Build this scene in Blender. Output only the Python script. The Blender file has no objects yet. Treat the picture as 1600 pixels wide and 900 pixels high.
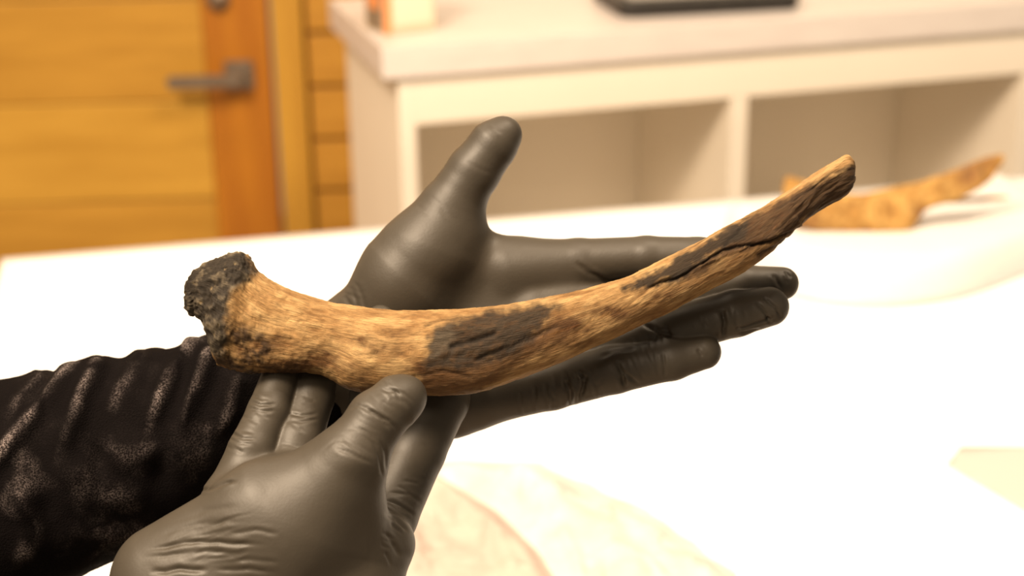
import bpy, bmesh, math, random
import numpy as np
from mathutils import Matrix, Vector

random.seed(4)
RNG = np.random.default_rng(11)
SC = bpy.context.scene
COL = SC.collection

# ------------------------------------------------------------------ camera
FPX = 2500.0                      # focal length in pixels of the 1600 px frame
TILT, ROLL, CAM_H = math.radians(20.2), math.radians(0.8), 1.32
_fwd = np.array([0, math.cos(TILT), -math.sin(TILT)])
_r0 = np.array([1.0, 0, 0]); _u0 = np.cross(_r0, _fwd)
_c, _s = math.cos(ROLL), math.sin(ROLL)
CA = _c * _r0 - _s * _u0          # camera right
CB = _c * _u0 + _s * _r0          # camera up
CF = _fwd
CO = np.array([0, 0, CAM_H])
cam_d = bpy.data.cameras.new('camera')
cam = bpy.data.objects.new('camera', cam_d); COL.objects.link(cam)
cam_d.sensor_width = 22.3
cam_d.lens = FPX / 1600 * 22.3
cam_d.clip_start = 0.02
cam_d.dof.use_dof = True
cam_d.dof.focus_distance = 0.635
cam_d.dof.aperture_fstop = 4.6
cam.matrix_world = Matrix(((CA[0], CB[0], -CF[0], CO[0]), (CA[1], CB[1], -CF[1], CO[1]),
                           (CA[2], CB[2], -CF[2], CO[2]), (0, 0, 0, 1)))
SC.camera = cam

# ------------------------------------------------------------------ world, lights, exposure
world = bpy.data.worlds.new('world'); SC.world = world; world.use_nodes = True
wn = world.node_tree.nodes
wn['Background'].inputs[0].default_value = (1.0, 0.80, 0.58, 1)
wn['Background'].inputs[1].default_value = 0.27

def area(name, loc, target, sx, sy, power, color):
    d = bpy.data.lights.new(name, 'AREA'); d.shape = 'RECTANGLE'; d.size = sx; d.size_y = sy
    d.energy = power; d.color = color
    o = bpy.data.objects.new(name, d); COL.objects.link(o)
    o.location = loc
    o.rotation_euler = (Vector(target) - Vector(loc)).to_track_quat('-Z', 'Y').to_euler()
    return o
WARM = (1.0, 0.79, 0.57)
area('ceiling_or_fill_lamp', (-0.80, 0.02, 2.55), (-0.15, 0.85, 0.6), 0.7, 0.45, 84, WARM)
area('ceiling_or_fill_lamp', (-1.0, -0.75, 2.45), (0.1, 1.9, 0.5), 0.9, 0.5, 14, WARM)  # unseen fill lamp behind the camera, added to brighten cabinet and palms
area('ceiling_or_fill_lamp', (0.60, 0.80, 2.65), (0.5, 1.7, 0.5), 0.9, 0.5, 36, WARM)
area('ceiling_or_fill_lamp', (-0.9, 1.75, 2.65), (-0.8, 2.3, 0.6), 0.9, 0.4, 13, WARM)
SC.view_settings.view_transform = 'Standard'
SC.view_settings.look = 'None'
SC.view_settings.gamma = 1.0
SC.view_settings.exposure = 0.0

# ------------------------------------------------------------------ geometry helpers
def ray(px, py):
    return CF + CA * (px - 800) / FPX + CB * (450 - py) / FPX
def at(px, py, z):                       # world point seen at a pixel at camera depth z
    return CO + ray(px, py) * z
def onz(px, py, h):                      # ... on the horizontal plane z = h
    r = ray(px, py); return CO + r * ((h - CAM_H) / r[2])
def onplane(px, py, p0, n):
    r = ray(px, py); return CO + r * (np.dot(np.asarray(p0) - CO, n) / np.dot(r, n))
def toworld(P):                          # camera frame (x, y, depth) -> world
    P = np.asarray(P, float); return CO + P[:, :1] * CA + P[:, 1:2] * CB + P[:, 2:3] * CF
def topix(W):                            # world -> pixel x, y, depth
    d = np.asarray(W, float) - CO; z = d @ CF
    return 800 + FPX * (d @ CA) / z, 450 - FPX * (d @ CB) / z, z

def link(name, me, mat=None, parent=None, smooth=False):
    o = bpy.data.objects.new(name, me); COL.objects.link(o)
    if mat is not None:
        me.materials.clear(); me.materials.append(mat)
    if smooth:
        me.polygons.foreach_set('use_smooth', [True] * len(me.polygons))
    if parent is not None: o.parent = parent
    return o
def from_arrays(name, V, Fc, mat, parent=None, smooth=True):
    me = bpy.data.meshes.new(name)
    V = np.ascontiguousarray(V, np.float32); Fc = np.ascontiguousarray(Fc, np.int32)
    me.vertices.add(len(V)); me.vertices.foreach_set('co', V.ravel())
    k = Fc.shape[1]
    me.loops.add(Fc.size); me.loops.foreach_set('vertex_index', Fc.ravel())
    me.polygons.add(len(Fc)); me.polygons.foreach_set('loop_start', np.arange(0, Fc.size, k, dtype=np.int32))
    me.update(calc_edges=True); me.validate()
    return link(name, me, mat, parent, smooth)
def empty(name, loc, rotz=0.0):
    o = bpy.data.objects.new(name, None); COL.objects.link(o)
    o.empty_display_size = 0.05
    o.location = loc; o.rotation_euler = (0, 0, rotz); return o
def tag(o, label=None, cat=None, group=None, kind=None):
    for k, v in (('label', label), ('category', cat), ('group', group), ('kind', kind)):
        if v: o[k] = v
    return o
def box(name, lo, hi, mat, parent=None, bev=0.0015, seg=2):
    bm = bmesh.new(); bmesh.ops.create_cube(bm, size=1)
    c = [(lo[i] + hi[i]) / 2 for i in range(3)]; s = [hi[i] - lo[i] for i in range(3)]
    for v in bm.verts: v.co = Vector([c[i] + v.co[i] * s[i] for i in range(3)])
    if bev: bmesh.ops.bevel(bm, geom=bm.edges[:], offset=bev, segments=seg, affect='EDGES', profile=0.7)
    me = bpy.data.meshes.new(name); bm.to_mesh(me); bm.free()
    return link(name, me, mat, parent)
def cylinder(name, p, axis, r, h, mat, parent=None, seg=32, bev=0.001):
    bm = bmesh.new()
    bmesh.ops.create_cone(bm, cap_ends=True, segments=seg, radius1=r, radius2=r, depth=h)
    if bev:
        bmesh.ops.bevel(bm, geom=[e for e in bm.edges if len(e.link_faces) == 2 and e.calc_face_angle(0) > 1],
                        offset=bev, segments=2, affect='EDGES')
    q = Vector((0, 0, 1)).rotation_difference(Vector(axis))
    bmesh.ops.transform(bm, matrix=Matrix.Translation(Vector(p)) @ q.to_matrix().to_4x4(), verts=bm.verts)
    me = bpy.data.meshes.new(name); bm.to_mesh(me); bm.free()
    return link(name, me, mat, parent, smooth=True)

# value noise on a wrapped 3-D lattice
_LAT = RNG.random((64, 64, 64)).astype(np.float32)
def vnoise(P):
    P = np.asarray(P, np.float64); I = np.floor(P).astype(np.int64); f = P - I; f = f * f * (3 - 2 * f)
    I0 = I & 63; I1 = (I + 1) & 63
    out = 0
    for dx in (0, 1):
        wx = f[:, 0] if dx else 1 - f[:, 0]; ix = (I1 if dx else I0)[:, 0]
        for dy in (0, 1):
            wy = f[:, 1] if dy else 1 - f[:, 1]; iy = (I1 if dy else I0)[:, 1]
            for dz in (0, 1):
                wz = f[:, 2] if dz else 1 - f[:, 2]; iz = (I1 if dz else I0)[:, 2]
                out = out + wx * wy * wz * _LAT[ix, iy, iz]
    return out * 2 - 1
def fbm(P, octs=4, gain=0.5):
    P = np.asarray(P, float); a, s, t = 1.0, 0, 0
    for i in range(octs):
        s = s + a * vnoise(P * (2.03 ** i) + 7.3 * i); t += a; a *= gain
    return s / t
def sstep(a, b, x):
    t = np.clip((x - a) / (b - a), 0, 1); return t * t * (3 - 2 * t)
def seg_dist(X, Y, pts):
    """distance to a polyline and the fraction along it"""
    pts = np.asarray(pts, float)
    L = np.concatenate([[0], np.cumsum(np.hypot(*np.diff(pts, axis=0).T))]); tot = L[-1]
    best = np.full(X.shape, 1e9); fr = np.zeros(X.shape)
    for i in range(len(pts) - 1):
        (x0, y0), (x1, y1) = pts[i], pts[i + 1]; dx, dy = x1 - x0, y1 - y0; l2 = dx * dx + dy * dy + 1e-9
        t = np.clip(((X - x0) * dx + (Y - y0) * dy) / l2, 0, 1)
        d = np.hypot(X - x0 - t * dx, Y - y0 - t * dy); m = d < best
        best = np.where(m, d, best); fr = np.where(m, (L[i] + t * math.sqrt(l2)) / tot, fr)
    return best, fr
def poly_sd(X, Y, pts):
    """signed distance to a polygon, negative inside"""
    p = np.asarray(list(pts) + [pts[0]], float)
    d, _ = seg_dist(X, Y, p); ins = np.zeros(X.shape, bool)
    for i in range(len(p) - 1):
        (x0, y0), (x1, y1) = p[i], p[i + 1]
        c = ((y0 > Y) != (y1 > Y)) & (X < (x1 - x0) * (Y - y0) / (y1 - y0 + 1e-12) + x0); ins ^= c
    return np.where(ins, -d, d)
def smooth_curve(pts, n):
    """Catmull-Rom through the points, resampled to n"""
    p = np.asarray(pts, float); L = np.concatenate([[0], np.cumsum(np.linalg.norm(np.diff(p[:, :2], axis=0), axis=1) ** 0.5)])
    m = np.empty_like(p); m[1:-1] = (p[2:] - p[:-2]) / (L[2:] - L[:-2])[:, None]
    m[0] = (p[1] - p[0]) / (L[1] - L[0]); m[-1] = (p[-1] - p[-2]) / (L[-1] - L[-2])
    t = np.linspace(0, L[-1], n); i = np.clip(np.searchsorted(L, t, 'right') - 1, 0, len(p) - 2)
    h = (L[i + 1] - L[i])[:, None]; u = ((t - L[i])[:, None]) / h
    return (2*u**3-3*u**2+1)*p[i] + (u**3-2*u**2+u)*h*m[i] + (-2*u**3+3*u**2)*p[i+1] + (u**3-u**2)*h*m[i+1]

def grid_faces(nu, nv, closed=True):
    i, j = np.meshgrid(np.arange(nu - 1), np.arange(nv if closed else nv - 1), indexing='ij')
    j2 = (j + 1) % nv
    return np.stack([i * nv + j, i * nv + j2, (i + 1) * nv + j2, (i + 1) * nv + j], -1).reshape(-1, 4)
def vert_normals(V, Fc):
    a, b, c, d = (V[Fc[:, k]] for k in range(4)); n = np.cross(c - a, d - b)
    N = np.zeros_like(V)
    for k in range(4): np.add.at(N, Fc[:, k], n)
    return N / (np.linalg.norm(N, axis=1, keepdims=True) + 1e-12)

# ------------------------------------------------------------------ materials
def mat(name, color, rough=0.6, spec=0.5, metallic=0.0):
    m = bpy.data.materials.new(name); m.use_nodes = True
    b = m.node_tree.nodes['Principled BSDF']
    b.inputs['Base Color'].default_value = (*color, 1); b.inputs['Roughness'].default_value = rough
    b.inputs['Specular IOR Level'].default_value = spec; b.inputs['Metallic'].default_value = metallic
    return m
def nodes(m): return m.node_tree.nodes, m.node_tree.links, m.node_tree.nodes['Principled BSDF']
def noise_mix(m, c1, c2, scale, stretch=(1, 1, 1), detail=6, lo=0.35, hi=0.65, bump=0.0, bdist=0.001):
    nd, ln, b = nodes(m)
    tc = nd.new('ShaderNodeTexCoord'); mp = nd.new('ShaderNodeMapping'); mp.inputs['Scale'].default_value = stretch
    nz = nd.new('ShaderNodeTexNoise'); nz.inputs['Scale'].default_value = scale; nz.inputs['Detail'].default_value = detail
    rp = nd.new('ShaderNodeValToRGB')
    rp.color_ramp.elements[0].position = lo; rp.color_ramp.elements[0].color = (*c1, 1)
    rp.color_ramp.elements[1].position = hi; rp.color_ramp.elements[1].color = (*c2, 1)
    ln.new(tc.outputs['Object'], mp.inputs[0]); ln.new(mp.outputs[0], nz.inputs['Vector'])
    ln.new(nz.outputs[0], rp.inputs[0]); ln.new(rp.outputs[0], b.inputs['Base Color'])
    if bump:
        bp = nd.new('ShaderNodeBump'); bp.inputs['Strength'].default_value = bump; bp.inputs['Distance'].default_value = bdist
        ln.new(nz.outputs[0], bp.inputs['Height']); ln.new(bp.outputs[0], b.inputs['Normal'])
    return m

M = {}
M['door_wood'] = noise_mix(mat('door_wood', (.6, .3, .05), 0.45), (.43, .215, .022), (.54, .285, .036), 3.0, (1.2, 1, 9))
M['door_wood_light'] = noise_mix(mat('door_wood_light', (.6, .3, .05), 0.45), (.50, .265, .030), (.60, .335, .046), 3.0, (1.2, 1, 9))
M['stile_wood'] = noise_mix(mat('stile_wood', (.5, .17, .015), 0.45), (.38, .13, .005), (.47, .18, .009), 3.0, (9, 1, 1.0))
M['casing_wood'] = noise_mix(mat('casing_wood', (.6, .3, .05), 0.5), (.46, .235, .024), (.55, .30, .036), 3.0, (9, 1, 1.0))
M['board_wood'] = noise_mix(mat('board_wood', (.5, .24, .04), 0.55), (.42, .20, .02), (.52, .265, .032), 4.0, (1, 1, 7))
M['groove_wood'] = mat('groove_wood', (.30, .125, .015), 0.7)
M['steel'] = noise_mix(mat('brushed_steel', (.3, .27, .24), 0.4, 0.5, 0.5), (.20, .155, .115), (.27, .215, .165), 40, (1, 1, 8))
M['cabinet'] = noise_mix(mat('cream_laminate', (.8, .74, .62), 0.5), (.85, .78, .67), (.87, .80, .69), 6)
M['counter'] = noise_mix(mat('pale_counter_laminate', (.8, .74, .7), 0.35), (.66, .60, .57), (.71, .655, .62), 14, (1, 6, 6))
M['floor'] = noise_mix(mat('floor_vinyl', (.4, .33, .26), 0.4), (.40, .33, .26), (.46, .38, .30), 5)
M['plaster'] = noise_mix(mat('wall_paint', (.8, .74, .64), 0.8), (.78, .72, .62), (.82, .76, .66), 8)
M['white_cover'] = noise_mix(mat('white_table_cover', (.9, .9, .9), 0.6), (.90, .90, .90), (.93, .93, .93), 20, bump=.1)
M['table_laminate'] = mat('table_laminate', (.74, .66, .58), 0.5)
M['table_leg'] = mat('table_leg_metal', (.5, .5, .5), 0.35, .5, 1.0)
M['foam'] = noise_mix(mat('white_foam', (.8, .8, .8), 0.85), (.74, .73, .72), (.79, .78, .77), 300, bump=.15, bdist=.0006)
M['tissue'] = noise_mix(mat('shaded_tissue', (.8, .66, .52), 0.75), (.41, .35, .305), (.48, .41, .355), 30, bump=.2, bdist=.0008)  # beige tone includes the shadow of hand and sleeve
M['corner_shade'] = mat('corner_shade', (.56, .49, .46), 0.7)  # painted tone of the shaded table corner
M['white_tissue'] = noise_mix(mat('white_tissue', (.7, .7, .7), 0.75), (.56, .48, .45), (.70, .62, .60), 30, bump=.2, bdist=.0008)
M['black_plastic'] = noise_mix(mat('black_plastic', (.02, .018, .016), 0.45), (.018, .016, .014), (.026, .023, .020), 60)
M['grey_plastic'] = mat('grey_plastic', (.32, .30, .27), 0.5)
M['carton_cream'] = noise_mix(mat('carton_cream', (.85, .75, .55), 0.6), (.66, .54, .38), (.70, .58, .42), 12)
M['carton_orange'] = mat('carton_orange', (.80, .30, .10), 0.6)
M['carton_brown'] = mat('carton_brown', (.24, .17, .11), 0.6)
M['label_paper'] = mat('label_paper', (.80, .72, .56), 0.6)

def glove_material():
    m = mat('black_nitrile', (.044, .036, .0255), 0.48, 0.45)
    nd, ln, b = nodes(m)
    tc = nd.new('ShaderNodeTexCoord')
    n1 = nd.new('ShaderNodeTexNoise'); n1.inputs['Scale'].default_value = 900; n1.inputs['Detail'].default_value = 3
    n2 = nd.new('ShaderNodeTexNoise'); n2.inputs['Scale'].default_value = 60; n2.inputs['Detail'].default_value = 4
    r = nd.new('ShaderNodeMapRange'); r.inputs['To Min'].default_value = .46; r.inputs['To Max'].default_value = .56
    bp = nd.new('ShaderNodeBump'); bp.inputs['Strength'].default_value = .12; bp.inputs['Distance'].default_value = .0004
    ln.new(tc.outputs['Object'], n1.inputs['Vector']); ln.new(tc.outputs['Object'], n2.inputs['Vector'])
    ln.new(n2.outputs[0], r.inputs[0]); ln.new(r.outputs[0], b.inputs['Roughness'])
    ln.new(n1.outputs[0], bp.inputs['Height']); ln.new(bp.outputs[0], b.inputs['Normal'])
    return m
M['glove'] = glove_material()
def velvet_material():
    m = mat('black_velvet', (.006, .005, .005), 0.9, 0.03)
    nd, ln, b = nodes(m)
    tc = nd.new('ShaderNodeTexCoord')
    n1 = nd.new('ShaderNodeTexNoise'); n1.inputs['Scale'].default_value = 1500; n1.inputs['Detail'].default_value = 2
    n2 = nd.new('ShaderNodeTexNoise'); n2.inputs['Scale'].default_value = 55; n2.inputs['Detail'].default_value = 3
    r1 = nd.new('ShaderNodeMapRange'); r1.inputs['From Min'].default_value = .42; r1.inputs['From Max'].default_value = .70
    r1.inputs['To Min'].default_value = .05; r1.inputs['To Max'].default_value = 1
    r2 = nd.new('ShaderNodeMapRange'); r2.inputs['From Min'].default_value = .40; r2.inputs['From Max'].default_value = .62
    r2.inputs['To Min'].default_value = .25; r2.inputs['To Max'].default_value = 1
    mu = nd.new('ShaderNodeMath'); mu.operation = 'MULTIPLY'
    ln.new(tc.outputs['Object'], n1.inputs['Vector']); ln.new(tc.outputs['Object'], n2.inputs['Vector'])
    ln.new(n1.outputs[0], r1.inputs[0]); ln.new(n2.outputs[0], r2.inputs[0])
    ln.new(r1.outputs[0], mu.inputs[0]); ln.new(r2.outputs[0], mu.inputs[1])
    nap_highlight = nd.new('ShaderNodeAttribute'); nap_highlight.attribute_name = 'nap_highlight'
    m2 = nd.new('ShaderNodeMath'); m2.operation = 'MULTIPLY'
    ln.new(mu.outputs[0], m2.inputs[0]); ln.new(nap_highlight.outputs['Fac'], m2.inputs[1])
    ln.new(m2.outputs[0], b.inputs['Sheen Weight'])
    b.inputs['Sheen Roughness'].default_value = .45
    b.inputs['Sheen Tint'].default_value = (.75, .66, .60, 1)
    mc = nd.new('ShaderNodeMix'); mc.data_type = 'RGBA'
    mc.inputs['A'].default_value = (.0045, .0035, .0035, 1); mc.inputs['B'].default_value = (.24, .195, .185, 1)  # lighter base colour paints the highlights on the folds
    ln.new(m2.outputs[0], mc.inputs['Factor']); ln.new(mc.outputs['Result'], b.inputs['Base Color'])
    bp = nd.new('ShaderNodeBump'); bp.inputs['Strength'].default_value = .6; bp.inputs['Distance'].default_value = .0012
    ln.new(n1.outputs[0], bp.inputs['Height']); ln.new(bp.outputs[0], b.inputs['Normal'])
    return m
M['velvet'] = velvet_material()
def bone_material(name, rough=0.62):
    m = mat(name, (.5, .3, .1), rough, 0.22)
    nd, ln, b = nodes(m)
    at_ = nd.new('ShaderNodeAttribute'); at_.attribute_name = 'stain'
    uv = nd.new('ShaderNodeUVMap'); uv.uv_map = 'grain'
    n1 = nd.new('ShaderNodeTexNoise'); n1.inputs['Scale'].default_value = 1.0; n1.inputs['Detail'].default_value = 5
    n1.inputs['Roughness'].default_value = .72
    r = nd.new('ShaderNodeMapRange'); r.inputs['From Min'].default_value = .3; r.inputs['From Max'].default_value = .7
    r.inputs['To Min'].default_value = .50; r.inputs['To Max'].default_value = 1.4
    mx = nd.new('ShaderNodeMix'); mx.data_type = 'RGBA'; mx.blend_type = 'MULTIPLY'; mx.inputs['Factor'].default_value = 1
    ln.new(uv.outputs[0], n1.inputs['Vector']); ln.new(n1.outputs[0], r.inputs[0])
    ln.new(at_.outputs['Color'], mx.inputs['A']); ln.new(r.outputs[0], mx.inputs['B'])
    ln.new(mx.outputs['Result'], b.inputs['Base Color'])
    bp = nd.new('ShaderNodeBump'); bp.inputs['Strength'].default_value = .9; bp.inputs['Distance'].default_value = .0007
    ln.new(n1.outputs[0], bp.inputs['Height']); ln.new(bp.outputs[0], b.inputs['Normal'])
    return m
M['bone'] = bone_material('burnt_bone')
M['old_bone'] = bone_material('weathered_bone', .75)

# ================================================================== THE ROOM
TABLE_Z, COUNTER_Z = 0.77, 0.92
fl = box('floor', (-3, -1.0, -0.05), (3, 4.2, 0), M['floor'], bev=0); tag(fl, kind='structure')

# --- back wall with the door: its own frame, x along the wall, y into the wall
WYAW = math.radians(3.0)
WX = np.array([math.cos(WYAW), math.sin(WYAW), 0]); WN = np.array([-math.sin(WYAW), math.cos(WYAW), 0])
W0 = np.array([0, 2.70, 0])
def wall_xz(px, py):
    p = onplane(px, py, W0, WN) - W0; return float(p @ WX), float(p[2])
xs0 = wall_xz(328, 190)[0]; xs1 = wall_xz(428, 190)[0]; xc1 = wall_xz(482, 190)[0]
j1 = wall_xz(505, 135)[1]; j2 = wall_xz(508, 222)[1]; j3 = wall_xz(510, 297)[1]
bh = (j1 - j3) / 2
door_l = xs1 - 0.92
wall = tag(empty('wall_back', tuple(W0), WYAW), kind='structure')
box('wall_panel', (xc1, 0.03, 0), (2.6, 0.12, 2.6), M['plaster'], wall, bev=0)
box('wall_panel', (-2.8, 0.03, 0), (door_l - 0.07, 0.12, 2.6), M['plaster'], wall, bev=0)
box('wall_panel', (door_l - 0.07, 0.03, 2.12), (xc1, 0.12, 2.6), M['plaster'], wall, bev=0)
# horizontal timber boards beside the casing
z = j3 - math.floor(j3 / bh) * bh
z0s = []
k = 0
first = None
while z < 2.3:
    if first is None:
        first = box('board', (xc1 + 0.006, 0.0, 0.004), (xc1 + 0.20, 0.03, bh - 0.004), M['board_wood'], wall, bev=0.003)
        bo = first
    else:
        bo = first.copy(); COL.objects.link(bo); bo.parent = wall
    bo.location = (0, random.uniform(-.001, .001), z); z += bh
box('board_backing', (xc1 + 0.002, 0.012, 0), (xc1 + 0.205, 0.031, 2.35), M['groove_wood'], wall, bev=0)
# casing
tr = tag(empty('trim_1', tuple(W0), WYAW), kind='structure')
box('casing_board', (xs1 + 0.008, -0.012, 0), (xc1, 0.05, 2.12), M['casing_wood'], tr, bev=0.003)
box('casing_board', (door_l - 0.065, -0.012, 0), (door_l - 0.004, 0.05, 2.12), M['casing_wood'], tr, bev=0.003)
box('casing_board', (door_l - 0.065, -0.013, 2.062), (xc1, 0.049, 2.125), M['casing_wood'], tr, bev=0.003)
# door
dr = tag(empty('door_1', tuple(W0), WYAW), kind='structure')
box('stile', (xs0, 0.004, 0.01), (xs1, 0.046, 2.055), M['stile_wood'], dr, bev=0.003)
box('stile', (door_l, 0.004, 0.01), (door_l + 0.10, 0.046, 2.055), M['stile_wood'], dr, bev=0.003)
box('door_core', (door_l + 0.10, 0.022, 0.01), (xs0, 0.040, 2.055), M['groove_wood'], dr, bev=0)
zj = wall_xz(160, 163)[1]; zl = wall_xz(160, 318)[1]; ph = zj - zl
z = zj - 6 * ph if zj - 6 * ph > -0.1 else zj - math.floor(zj / ph) * ph
k = 0
while z < 2.0:
    lo, hi = max(z, 0.012), min(z + ph, 2.05)
    if hi - lo > .02:
        box('plank', (door_l + 0.101, 0.009 + 0.002 * (k % 2), lo + 0.0008), (xs0 - 0.001, 0.038, hi - 0.0008),
            M['door_wood_light'] if abs(z - zl) < .01 else M['door_wood'], dr, bev=0.004)
    z += ph; k += 1
hx, hz = wall_xz(374, 117)
hd = bpy.data.objects.new('handle', bpy.data.meshes.new('handle'))
bm = bmesh.new()
def bm_box(bm, lo, hi, bev=0.002):
    g = bmesh.ops.create_cube(bm, size=1)['verts']
    for v in g: v.co = Vector([(lo[i] + hi[i]) / 2 + v.co[i] * (hi[i] - lo[i]) for i in range(3)])
    es = list({e for v in g for e in v.link_edges})
    bmesh.ops.bevel(bm, geom=es, offset=bev, segments=2, affect='EDGES')
bm_box(bm, (hx - 0.024, -0.006, hz - 0.024), (hx + 0.024, 0.005, hz + 0.024))      # square rose
bm_box(bm, (hx - 0.009, -0.050, hz - 0.009), (hx + 0.009, -0.004, hz + 0.009))     # neck
bm_box(bm, (hx - 0.115, -0.056, hz - 0.011), (hx + 0.011, -0.042, hz + 0.011), 0.004)  # lever
me = bpy.data.meshes.new('handle'); bm.to_mesh(me); bm.free()
h = link('handle', me, M['steel'], dr); tag(h, 'square steel lever handle')
lx, lz = wall_xz(341, -2)
lk = cylinder('lock', (lx, 0.0, lz), (0, 1, 0), 0.019, 0.012, M['steel'], dr)
box('keyhole', (lx - 0.002, -0.0085, lz - 0.009), (lx + 0.002, -0.004, lz + 0.004), M['groove_wood'], lk, bev=0)

# --- shelf cabinet and its worktop
CYAW = math.radians(16.2)
T0 = onz(596, 75, COUNTER_Z)
CX = np.array([math.cos(CYAW), math.sin(CYAW), 0]); CN = np.array([-math.sin(CYAW), math.cos(CYAW), 0])
def cab_xz(px, py):
    p = onplane(px, py, T0 + CN * 0.010, CN) - T0; return float(p @ CX), float(p[2]) + COUNTER_Z
CT = 0.040
p0 = cab_xz(623, 160)[0]; o0 = cab_xz(651, 220)[0]; d0 = cab_xz(1140, 240)[0]; d1 = cab_xz(1166, 240)[0]; e0 = cab_xz(1592, 200)[0]
rz = cab_xz(900, 174)[1]
ct_o = empty('countertop', (T0[0], T0[1], COUNTER_Z - CT), CYAW)
tag(ct_o, 'pale pinkish laminate worktop on the cream shelf cabinet', 'worktop')
DEPTH = 0.365; LEN = e0 + 0.55
box('slab', (0, 0, 0), (LEN, DEPTH, CT), M['counter'], ct_o, bev=0.002)
cb = empty('shelf_cabinet', (T0[0], T0[1], 0), CYAW)
tag(cb, 'cream open shelf cabinet standing behind the white table', 'cabinet')
ztop = COUNTER_Z - CT
def cbox(n, lo, hi, b=0.0012): return box(n, lo, hi, M['cabinet'], cb, bev=b)
cbox('side_panel', (p0, 0.010, 0), (o0, DEPTH - 0.006, ztop))
cbox('divider', (d0, 0.0105, 0.08), (d1, DEPTH - 0.013, rz))
wd = d1 - d0
cbox('divider', (e0, 0.0105, 0.08), (e0 + wd, DEPTH - 0.013, rz))
cbox('side_panel', (LEN - 0.03, 0.010, 0), (LEN - 0.01, DEPTH - 0.006, ztop))
cbox('top_rail', (o0, 0.010, rz), (LEN - 0.03, DEPTH - 0.012, ztop))
cbox('back_panel', (o0, DEPTH - 0.012, 0.08), (LEN - 0.03, DEPTH - 0.006, ztop))
cbox('bottom_shelf', (o0, 0.010, 0.08), (LEN - 0.03, DEPTH - 0.013, 0.10))
cbox('plinth', (o0, 0.03, 0), (LEN - 0.03, 0.045, 0.08))
cbox('shelf', (o0, 0.016, 0.47), (d0, DEPTH - 0.013, 0.49))
cbox('shelf', (d1, 0.016, 0.47), (e0, DEPTH - 0.013, 0.49))
cbox('shelf', (e0 + wd, 0.016, 0.47), (LEN - 0.03, DEPTH - 0.013, 0.49))

# --- carton on the worktop
q = onz(602, 56, COUNTER_Z)
cart = empty('carton', (q[0], q[1], COUNTER_Z), CYAW + math.radians(13))
tag(cart, 'small cream carton with orange edge standing on the worktop', 'box')
box('body', (0, 0, 0.0005), (0.072, 0.060, 0.105), M['carton_cream'], cart, bev=0.0012)
box('label', (0.012, -0.0009, 0.010), (0.068, 0.001, 0.094), M['label_paper'], cart, bev=0.0003)
box('orange_band', (-0.0006, -0.0007, 0.001), (0.009, 0.001, 0.1045), M['carton_orange'], cart, bev=0.0003)
box('side_print', (-0.0009, 0.006, 0.004), (0.001, 0.054, 0.100), M['carton_brown'], cart, bev=0.0003)
box('side_print', (-0.0013, 0.014, 0.030), (0.0, 0.046, 0.062), M['carton_orange'], cart, bev=0.0002)

# --- black tray on the worktop
q0 = onz(972, 30, COUNTER_Z); q1 = onz(1254, 15, COUNTER_Z)
tv = q1 - q0; tw = float(np.linalg.norm(tv)); tyaw = math.atan2(tv[1], tv[0])
def round_slab(name, w, d, z0, z1, r, mat_, parent, bev, ox=0.0, oy=0.0, seg=10):
    bm = bmesh.new(); vs = []
    for cx, cy, a0 in ((w - r, d - r, 0), (r, d - r, 90), (r, r, 180), (w - r, r, 270)):
        for i in range(seg + 1):
            a = math.radians(a0 + 90 * i / seg); vs.append(bm.verts.new((ox + cx + r * math.cos(a), oy + cy + r * math.sin(a), z0)))
    f = bm.faces.new(vs); f.normal_update()
    ret = bmesh.ops.extrude_face_region(bm, geom=[f])
    for v in ret['geom']:
        if isinstance(v, bmesh.types.BMVert): v.co.z = z1
    bmesh.ops.recalc_face_normals(bm, faces=bm.faces[:])
    if bev:
        es = [e for e in bm.edges if len(e.link_faces) == 2 and e.calc_face_angle(0) > 1.2]
        bmesh.ops.bevel(bm, geom=es, offset=bev, segments=4, affect='EDGES', profile=0.5)
    me = bpy.data.meshes.new(name); bm.to_mesh(me); bm.free()
    return link(name, me, mat_, parent, smooth=True)
tray = empty('tray', (q0[0], q0[1], COUNTER_Z), tyaw)
tag(tray, 'black rounded plastic tray with a grey pad on the worktop', 'tray')
round_slab('body', tw, 0.17, 0.001, 0.019, 0.022, M['black_plastic'], tray, 0.004)
round_slab('rim', tw + .006, 0.176, 0.015, 0.0215, 0.025, M['black_plastic'], tray, 0.002, -.003, -.003)
round_slab('pad', tw - 0.03, 0.14, 0.021, 0.0235, 0.014, M['grey_plastic'], tray, 0.001, 0.015, 0.015)

# ================================================================== THE TABLE
e0_, e1_ = onz(3, 403, TABLE_Z), onz(1600, 275, TABLE_Z)
tyw = math.atan2(e1_[1] - e0_[1], e1_[0] - e0_[0])
TX = np.array([math.cos(tyw), math.sin(tyw), 0]); TN = np.array([-math.sin(tyw), math.cos(tyw), 0])
TL, TD = 1.85, 0.95
tb = empty('table', (e0_[0], e0_[1], 0), tyw)
tag(tb, 'long work table with a beige top under the white covers', 'table')
round_slab('tabletop', TL - .002, TD - .002, TABLE_Z - 0.034, TABLE_Z - 0.004, 0.012, M['table_laminate'], tb, 0.003, 0.001, -TD + 0.001)
for lx_ in (0.08, TL - 0.08):
    for ly_ in (-0.08, -TD + 0.08):
        cylinder('leg', (lx_, ly_, (TABLE_Z - 0.034) / 2), (0, 0, 1), 0.02, TABLE_Z - 0.034, M['table_leg'], tb)
def tloc(W):                             # world -> table frame x, y
    d = np.asarray(W) - np.array([e0_[0], e0_[1], 0]); return float(d @ TX), float(d @ TN)
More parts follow.
